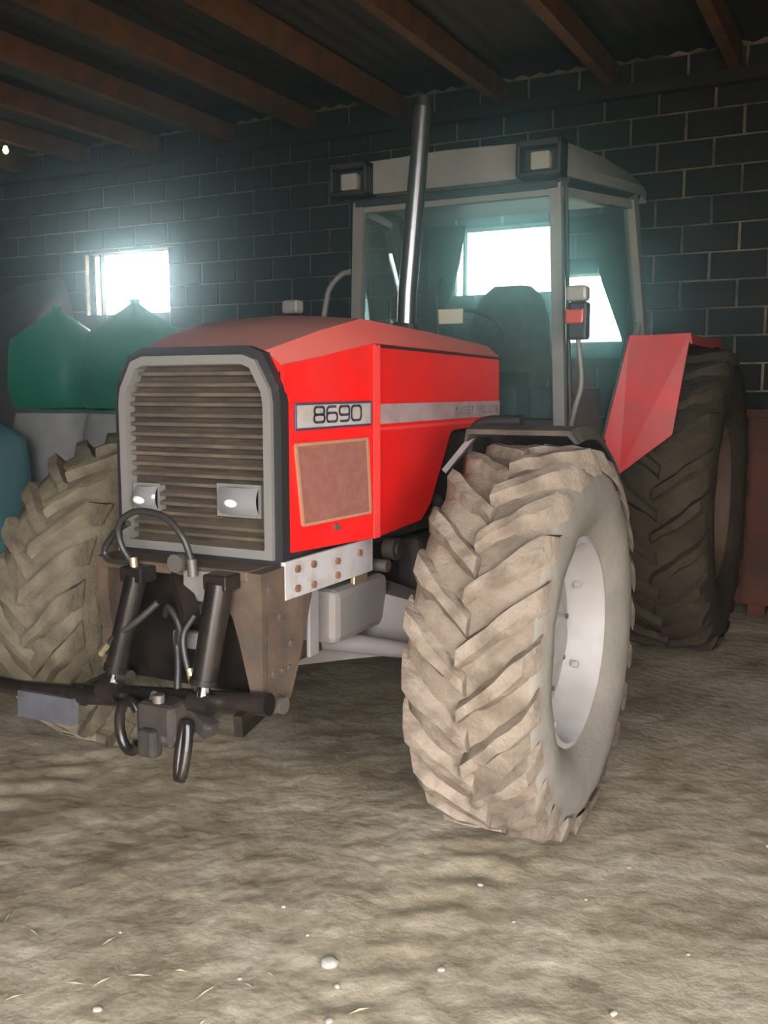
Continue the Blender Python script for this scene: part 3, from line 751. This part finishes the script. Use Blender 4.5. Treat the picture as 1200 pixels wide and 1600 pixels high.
# roof: lofted cap, wider at the back, front beam with lamp recesses
def rsec(y, hb, ht, z0, z1):
    return [(-hb, y, z0), (-hb, y, z0 + .05), (-ht, y, z1), (0, y, z1 + .015), (ht, y, z1), (hb, y, z0 + .05), (hb, y, z0)]
roof = MB().loft([rsec(1.25, .60, .57, 2.615, 2.775), rsec(1.33, .63, .58, 2.615, 2.79), rsec(1.8, .73, .66, 2.64, 2.80), rsec(2.22, .77, .70, 2.67, 2.79), rsec(2.45, .74, .68, 2.67, 2.76)]).build('roof', 'cab_grey', T, 25)
MB().box((-.56, 1.33, 2.575), (.56, 1.42, 2.615), .008).build('roof_visor', 'dark_trim', roof)
MB().box((-.53, 1.355, 2.545), (.53, 1.395, 2.58), .006).build('windscreen_header', 'cab_grey', roof)
for s in (1, -1):
    MB().prism([(s * .62, 1.36, 2.615), (s * .765, 2.2, 2.67), (s * .745, 2.2, 2.625), (s * .60, 1.36, 2.585)], (-s * .05, 0, 0)).build('gutter', 'dark_trim', roof)
    h = MB()
    x0, x1, z0, z1 = s * .405, s * .625, 2.605, 2.770
    h.box((x0, 1.17, z1 - .03), (x1, 1.28, z1), .005); h.box((x0, 1.17, z0), (x1, 1.28, z0 + .02), .005)
    h.box((x0, 1.17, z0), (x0 + s * .02, 1.28, z1), .005); h.box((x1 - s * .02, 1.17, z0), (x1, 1.28, z1), .005)
    h.box((x0, 1.245, z0), (x1, 1.28, z1))
    lamp = h.build('work_lamp', 'dark_trim', roof)
    MB().box((s * .47, 1.185, 2.635), (s * .565, 1.245, 2.72), .01).build('lamp_lens', 'lamp_lens', lamp)
MB().prism([(-.565, 1.385, 1.46), (.565, 1.385, 1.46), (.525, 1.368, 2.55), (-.525, 1.368, 2.55)], (0, .006, 0)).build('windscreen', 'cab_glass', T)
MB().prism([(-.66, 2.455, 1.78), (.66, 2.455, 1.78), (.62, 2.40, 2.62), (-.62, 2.40, 2.62)], (0, .006, 0)).build('rear_window', 'cab_glass', T)
for s in (1, -1):
    MB().prism([(s * x, 2.47, z) for x, z in ((.40, 2.64), (.70, 2.64), (.70, 1.78), (.655, 1.78), (.598, 1.95), (.487, 2.238), (.44, 2.40))], (0, .02, 0)).build('quarter_panel', 'dark_trim', T)
MB().bar((-.70, 2.46, 1.76), (.70, 2.46, 1.76), .05, .06).build('rear_sill', 'dark_trim', T)
MB().box((-.60, 1.36, 1.0), (.60, 1.40, 1.46), .01).build('firewall', 'dark_trim', T)
MB().box((-.60, 1.40, .95), (.66, 2.48, 1.02), .01).box((-.69, 1.95, 1.02), (.69, 2.48, 1.28), .02).build('cab_floor', 'dark_trim', T)
MB().prism([(-.34, 1.41, 1.40), (-.34, 1.62, 1.40), (-.34, 1.60, 1.70), (-.34, 1.43, 1.62)], (.68, 0, 0)).build('dashboard', 'interior', T)
MB().tube([(0, 1.52, 1.5), (0, 1.66, 1.86)], .045, 12).build('steering_column', 'interior', T, 50)
ringp = [(.19 * math.cos(2 * PI * k / 24), 1.66 - .12 * math.sin(2 * PI * k / 24), 1.88 + .148 * math.sin(2 * PI * k / 24)) for k in range(25)]
sw = MB().tube(ringp, .014, 8, False)
for a in (.5, 2.6, 4.7): sw.tube([(0, 1.66, 1.87), (.19 * math.cos(a), 1.66 - .12 * math.sin(a), 1.88 + .148 * math.sin(a))], .010, 6)
sw.build('steering_wheel', 'interior', T, 60)
seat = MB().box((-.24, 1.75, 1.38), (.24, 2.22, 1.52), .05).build('seat', 'seat_cloth', T, 50)
back = []
for z, hw_, y0 in ((1.50, .24, 2.12), (1.75, .27, 2.15), (2.0, .25, 2.18), (2.15, .20, 2.20), (2.215, .12, 2.215)):
    back.append([(-hw_, y0 + .04, z), (-hw_ * .7, y0 - .03, z), (hw_ * .7, y0 - .03, z), (hw_, y0 + .04, z), (hw_ * .8, y0 + .10, z), (-hw_ * .8, y0 + .10, z)])
MB().loft(back).build('seat_back', 'seat_cloth', seat, 60)
MB().box((.36, 1.55, 1.30), (.56, 2.25, 1.62), .03).build('side_console', 'interior', T)
MB().box((-.085, 1.36, 1.945), (.06, 1.368, 2.02), .003).build('paper_card', 'card', T, label='cream card behind the windscreen')
MB().tube([(-.05, 1.36, 1.52), (-.09, 1.355, 2.10), (-.06, 1.35, 2.18)], .007, 6).build('wiper', 'dark_trim', T)
MB().tube(smoothpath([(-.60, 1.37, 2.245), (-.66, 1.37, 2.235), (-.72, 1.36, 2.18), (-.75, 1.35, 2.10), (-.765, 1.34, 1.85), (-.62, 1.38, 1.60)]), .015, 10).build('grab_rail', 'cab_grey', T, 60)

# ------------------------------------------------------------------ things around the tractor
def bag(name, x0, x1, y0, y1, z0, z1, peak, m, label, group=None, sq=.8):
    """filled bulk bag: bulging sides, gathered neck"""
    cx, cy = (x0 + x1) / 2, (y0 + y1) / 2; rx, ry = (x1 - x0) / 2, (y1 - y0) / 2
    secs = []; n = 36; rnd = random.Random(name + label)
    ph = rnd.random() * 9
    h = z1 - z0
    lv = [(0, .90), (.06, .98), (.3, 1.02), (.6, 1.0), (.85, .97), (1.0, .92)]
    if peak: lv += [(1.0 + .25 * peak / h, .74), (1.0 + .55 * peak / h, .47), (1.0 + .82 * peak / h, .22), (1.0 + peak / h, .08), (1.0 + 1.12 * peak / h, .10)]
    else: lv += [(1.04, .6), (1.05, .2)]
    for t, k in lv:
        sec = []
        for i in range(n):
            a = 2 * PI * i / n; c, s_ = math.cos(a), math.sin(a)
            e = .55 if t <= 1 else .8
            px_, py_ = math.copysign(abs(c) ** e, c), math.copysign(abs(s_) ** e, s_)
            f = 1 + (.015 if t <= 1 else .09) * math.sin(a * (5 if t <= 1 else 9) + ph + t * 2) + .03 * noise.noise((c * 2 + ph, s_ * 2, t * 4))
            sec.append((px_ * rx * k * f, py_ * ry * k * f, t * h))
        secs.append(sec)
    o = MB().loft(secs).build(name, m, None, 50); o.location = (cx, cy, z0)
    return tag(o, label, 'bag', group)
bag('bulk_bag', -5.10, -4.22, 2.75, 3.55, .0, .70, 0, 'white_bag', 'lowest white bulk bag of the stack next to the pale blue sack')
bag('bulk_bag', -4.18, -3.30, 2.75, 3.55, .0, .70, 0, 'white_bag', 'lowest white bulk bag of the stack standing beside the grille')
bag('bulk_bag', -5.04, -4.24, 2.78, 3.52, .735, 1.40, 0, 'white_bag', 'white bulk bag directly under the smaller peaked green bag')
bag('bulk_bag', -4.16, -3.34, 2.78, 3.52, .735, 1.40, 0, 'white_bag', 'white bulk bag directly under the green bag beside the grille')
bag('bulk_bag', -5.06, -4.26, 2.80, 3.50, 1.45, 2.06, .26, 'green_bag', 'translucent green plastic bag with a tied peak, left of the window glare', None)
bag('bulk_bag', -4.20, -3.28, 2.78, 3.52, 1.45, 2.06, .28, 'green_bag', 'translucent green plastic bag with a broad peak below the bright window', None)
bag('sack', -5.00, -4.18, 1.85, 2.45, .0, 1.22, .22, 'blue_bag', 'pale blue plastic sack slumped beside the white bulk bags')

# heap against the back wall
hv, hf = [], []; nx_, ny_ = 40, 16
for j in range(ny_ + 1):
    for i in range(nx_ + 1):
        u, v = i / nx_, j / ny_
        x = -8.15 + 2.6 * u; y = 3.70 + 1.32 * v
        ridge = 2.45 + .45 * math.sin(min(1, u / .62) * PI / 2) if u < .62 else 2.90 * math.exp(-((u - .62) / .20) ** 2)
        z = ridge * (v ** .5) + .04 * noise.noise((x * 2, y * 2, 1)) * v
        hv.append((x, y, max(z, -.02)))
for j in range(ny_):
    for i in range(nx_): hf.append((j * (nx_ + 1) + i, j * (nx_ + 1) + i + 1, (j + 1) * (nx_ + 1) + i + 1, (j + 1) * (nx_ + 1) + i))
heap = MB().add(hv, hf).build('heap', 'heap_feed', None, 70)
tag(heap, 'pale grey heap sloping up against the block wall behind the bags', 'heap')

# rusty steel skip standing beside the rear wheel
R0 = empty('steel_skip', (2.09, 4.42, 0))
tag(R0, 'rusty brown steel skip standing beside the rear wheel', 'skip')
W2, D2, H2 = .95, .55, 1.46
sk = MB()
sk.box((-W2, -D2, .08), (W2, -D2 + .02, H2)); sk.box((-W2, D2 - .02, .08), (W2, D2, H2)); sk.box((-W2, -D2 + .02, .08), (-W2 + .02, D2 - .02, H2)); sk.box((W2 - .02, -D2 + .02, .08), (W2, D2 - .02, H2)); sk.box((-W2 + .02, -D2 + .02, .08), (W2 - .02, D2 - .02, .11))
sk.build('body', 'rust_panel', R0)
MB().box((-W2 - .03, -D2 - .03, H2 - .05), (W2 + .03, -D2, H2 + .01), .006).box((-W2 - .03, D2, H2 - .05), (W2 + .03, D2 + .03, H2 + .01), .006).box((-W2 - .03, -D2, H2 - .05), (-W2, D2, H2 + .01)).box((W2, -D2, H2 - .05), (W2 + .03, D2, H2 + .01)).build('rim', 'rust_panel', R0)
for x in (-.93, -.31, .31, .93): MB().box((x - .025, -D2 - .025, .08), (x + .025, -D2, H2 - .05), .004).build('rib', 'rust_panel', R0)
for x in (-.8, .8): MB().box((x - .06, -D2, 0), (x + .06, D2, .08), .004).build('skid', 'rust_panel', R0)

# small lit lamp hanging from a joist
LX, LY, LZ = -6.03, 3.88, 4.03
lp = empty('pendant_lamp', (LX, LY, LZ)); tag(lp, 'small glowing yellowish lamp hanging from a joist', 'lamp')
MB().tube([(0, 0, .05), (0, 0, .105)], .006, 6).build('cord', 'cord', lp)
MB().tube([(0, 0, .025), (0, 0, .055)], .018, 10).build('socket', 'dark_trim', lp, 50)
em = bpy.data.materials.new('bulb_glow'); em.use_nodes = True
em.node_tree.nodes['Principled BSDF'].inputs['Emission Color'].default_value = (1, .85, .5, 1)
em.node_tree.nodes['Principled BSDF'].inputs['Emission Strength'].default_value = 1.2
MATS['bulb_glow'] = em
MB().tube([(0, 0, .03), (0, 0, .015), (0, 0, -.02), (0, 0, -.045), (0, 0, -.055)], [.012, .02, .032, .022, .006], 12).build('bulb', 'bulb_glow', lp, 60)

# loose stones and straw on the floor
def stone_mesh(seed):
    rnd = random.Random(seed); bm = bmesh.new(); bmesh.ops.create_icosphere(bm, subdivisions=2, radius=1)
    for v in bm.verts: v.co *= 1 + .35 * noise.noise(v.co * 1.3 + Vector((seed * 3.1, 0, 0))); v.co.z *= .65
    me = bpy.data.meshes.new('stone'); bm.to_mesh(me); bm.free()
    for p in me.polygons: p.use_smooth = True
    me.materials.append(MATS['stone_pale']); return me
SM = [stone_mesh(i) for i in range(4)]
def stone(x, y, r, label='small pale stone lying loose on the dirt floor', group='loose stones on the dirt floor'):
    o = link('stone', SM[random.randrange(4)]); o.location = (x, y, ground_h(x, y) + r * .25); o.scale = (r, r * random.uniform(.7, 1), r * random.uniform(.6, .9)); o.rotation_euler = (0, 0, random.uniform(0, 6.3))
    tag(o, label, 'stone', group)
stone(.73, -1.14, .026, 'largest pale stone lying alone on the churned dirt', None)
for (x, y) in ((1.02, -1.02), (1.12, -.70), (1.28, -.48), (1.23, -1.31), (1.98, -.86), (2.02, -.90), (.60, -1.05), (.80, -1.22), (.55, -1.32), (.95, -.55), (1.9, -.3), (1.75, .2), (.45, -.95), (.3, -1.6), (1.5, -1.0), (1.62, -.62), (.1, -1.3), (.86, -1.36), (1.35, -.2)):
    stone(x, y, random.uniform(.006, .014))
sb = MB(); rnd = random.Random(3)
for k in range(160):
    x, y = rnd.uniform(-0.6, 2.2), rnd.uniform(-2.2, -1.22); a = rnd.uniform(0, PI); l = rnd.uniform(.02, .07)
    z = ground_h(x, y) + .006
    dx, dy = math.cos(a) * l / 2, math.sin(a) * l / 2
    z1 = ground_h(x - dx, y - dy) + .004; z2 = ground_h(x + dx, y + dy) + .004
    sb.add([(x - dx - dy * .03, y - dy + dx * .03, z1), (x + dx - dy * .03, y + dy + dx * .03, z2), (x + dx + dy * .03, y + dy - dx * .03, z2), (x - dx + dy * .03, y - dy - dx * .03, z1), (x, y, z + .003)], [(0, 1, 4), (1, 2, 4), (2, 3, 4), (3, 0, 4)])
so = sb.build('straw', 'straw'); so['kind'] = 'stuff'; tag(so, 'bits of straw scattered over the dirt floor', 'straw')

# ------------------------------------------------------------------ haze added to stand in for lens glow
hz = MB().box((XL - .1, YF - .1, -.05), (XR + .1, YB + .18, ZC + .02))
hm = bpy.data.materials.new('lens_glow_haze'); hm.use_nodes = True
hm.node_tree.nodes.remove(hm.node_tree.nodes['Principled BSDF'])
vs_ = hm.node_tree.nodes.new('ShaderNodeVolumeScatter')
vs_.inputs['Color'].default_value = (0.66, 0.96, 1.0, 1); vs_.inputs['Density'].default_value = 0.022; vs_.inputs['Anisotropy'].default_value = 0.935
hm.node_tree.links.new(vs_.outputs[0], hm.node_tree.nodes['Material Output'].inputs['Volume'])
MATS['lens_glow_haze'] = hm
ho = hz.build('haze', 'lens_glow_haze'); ho['kind'] = 'stuff'; tag(ho, 'added haze standing in for lens glow around the bright openings', 'haze')
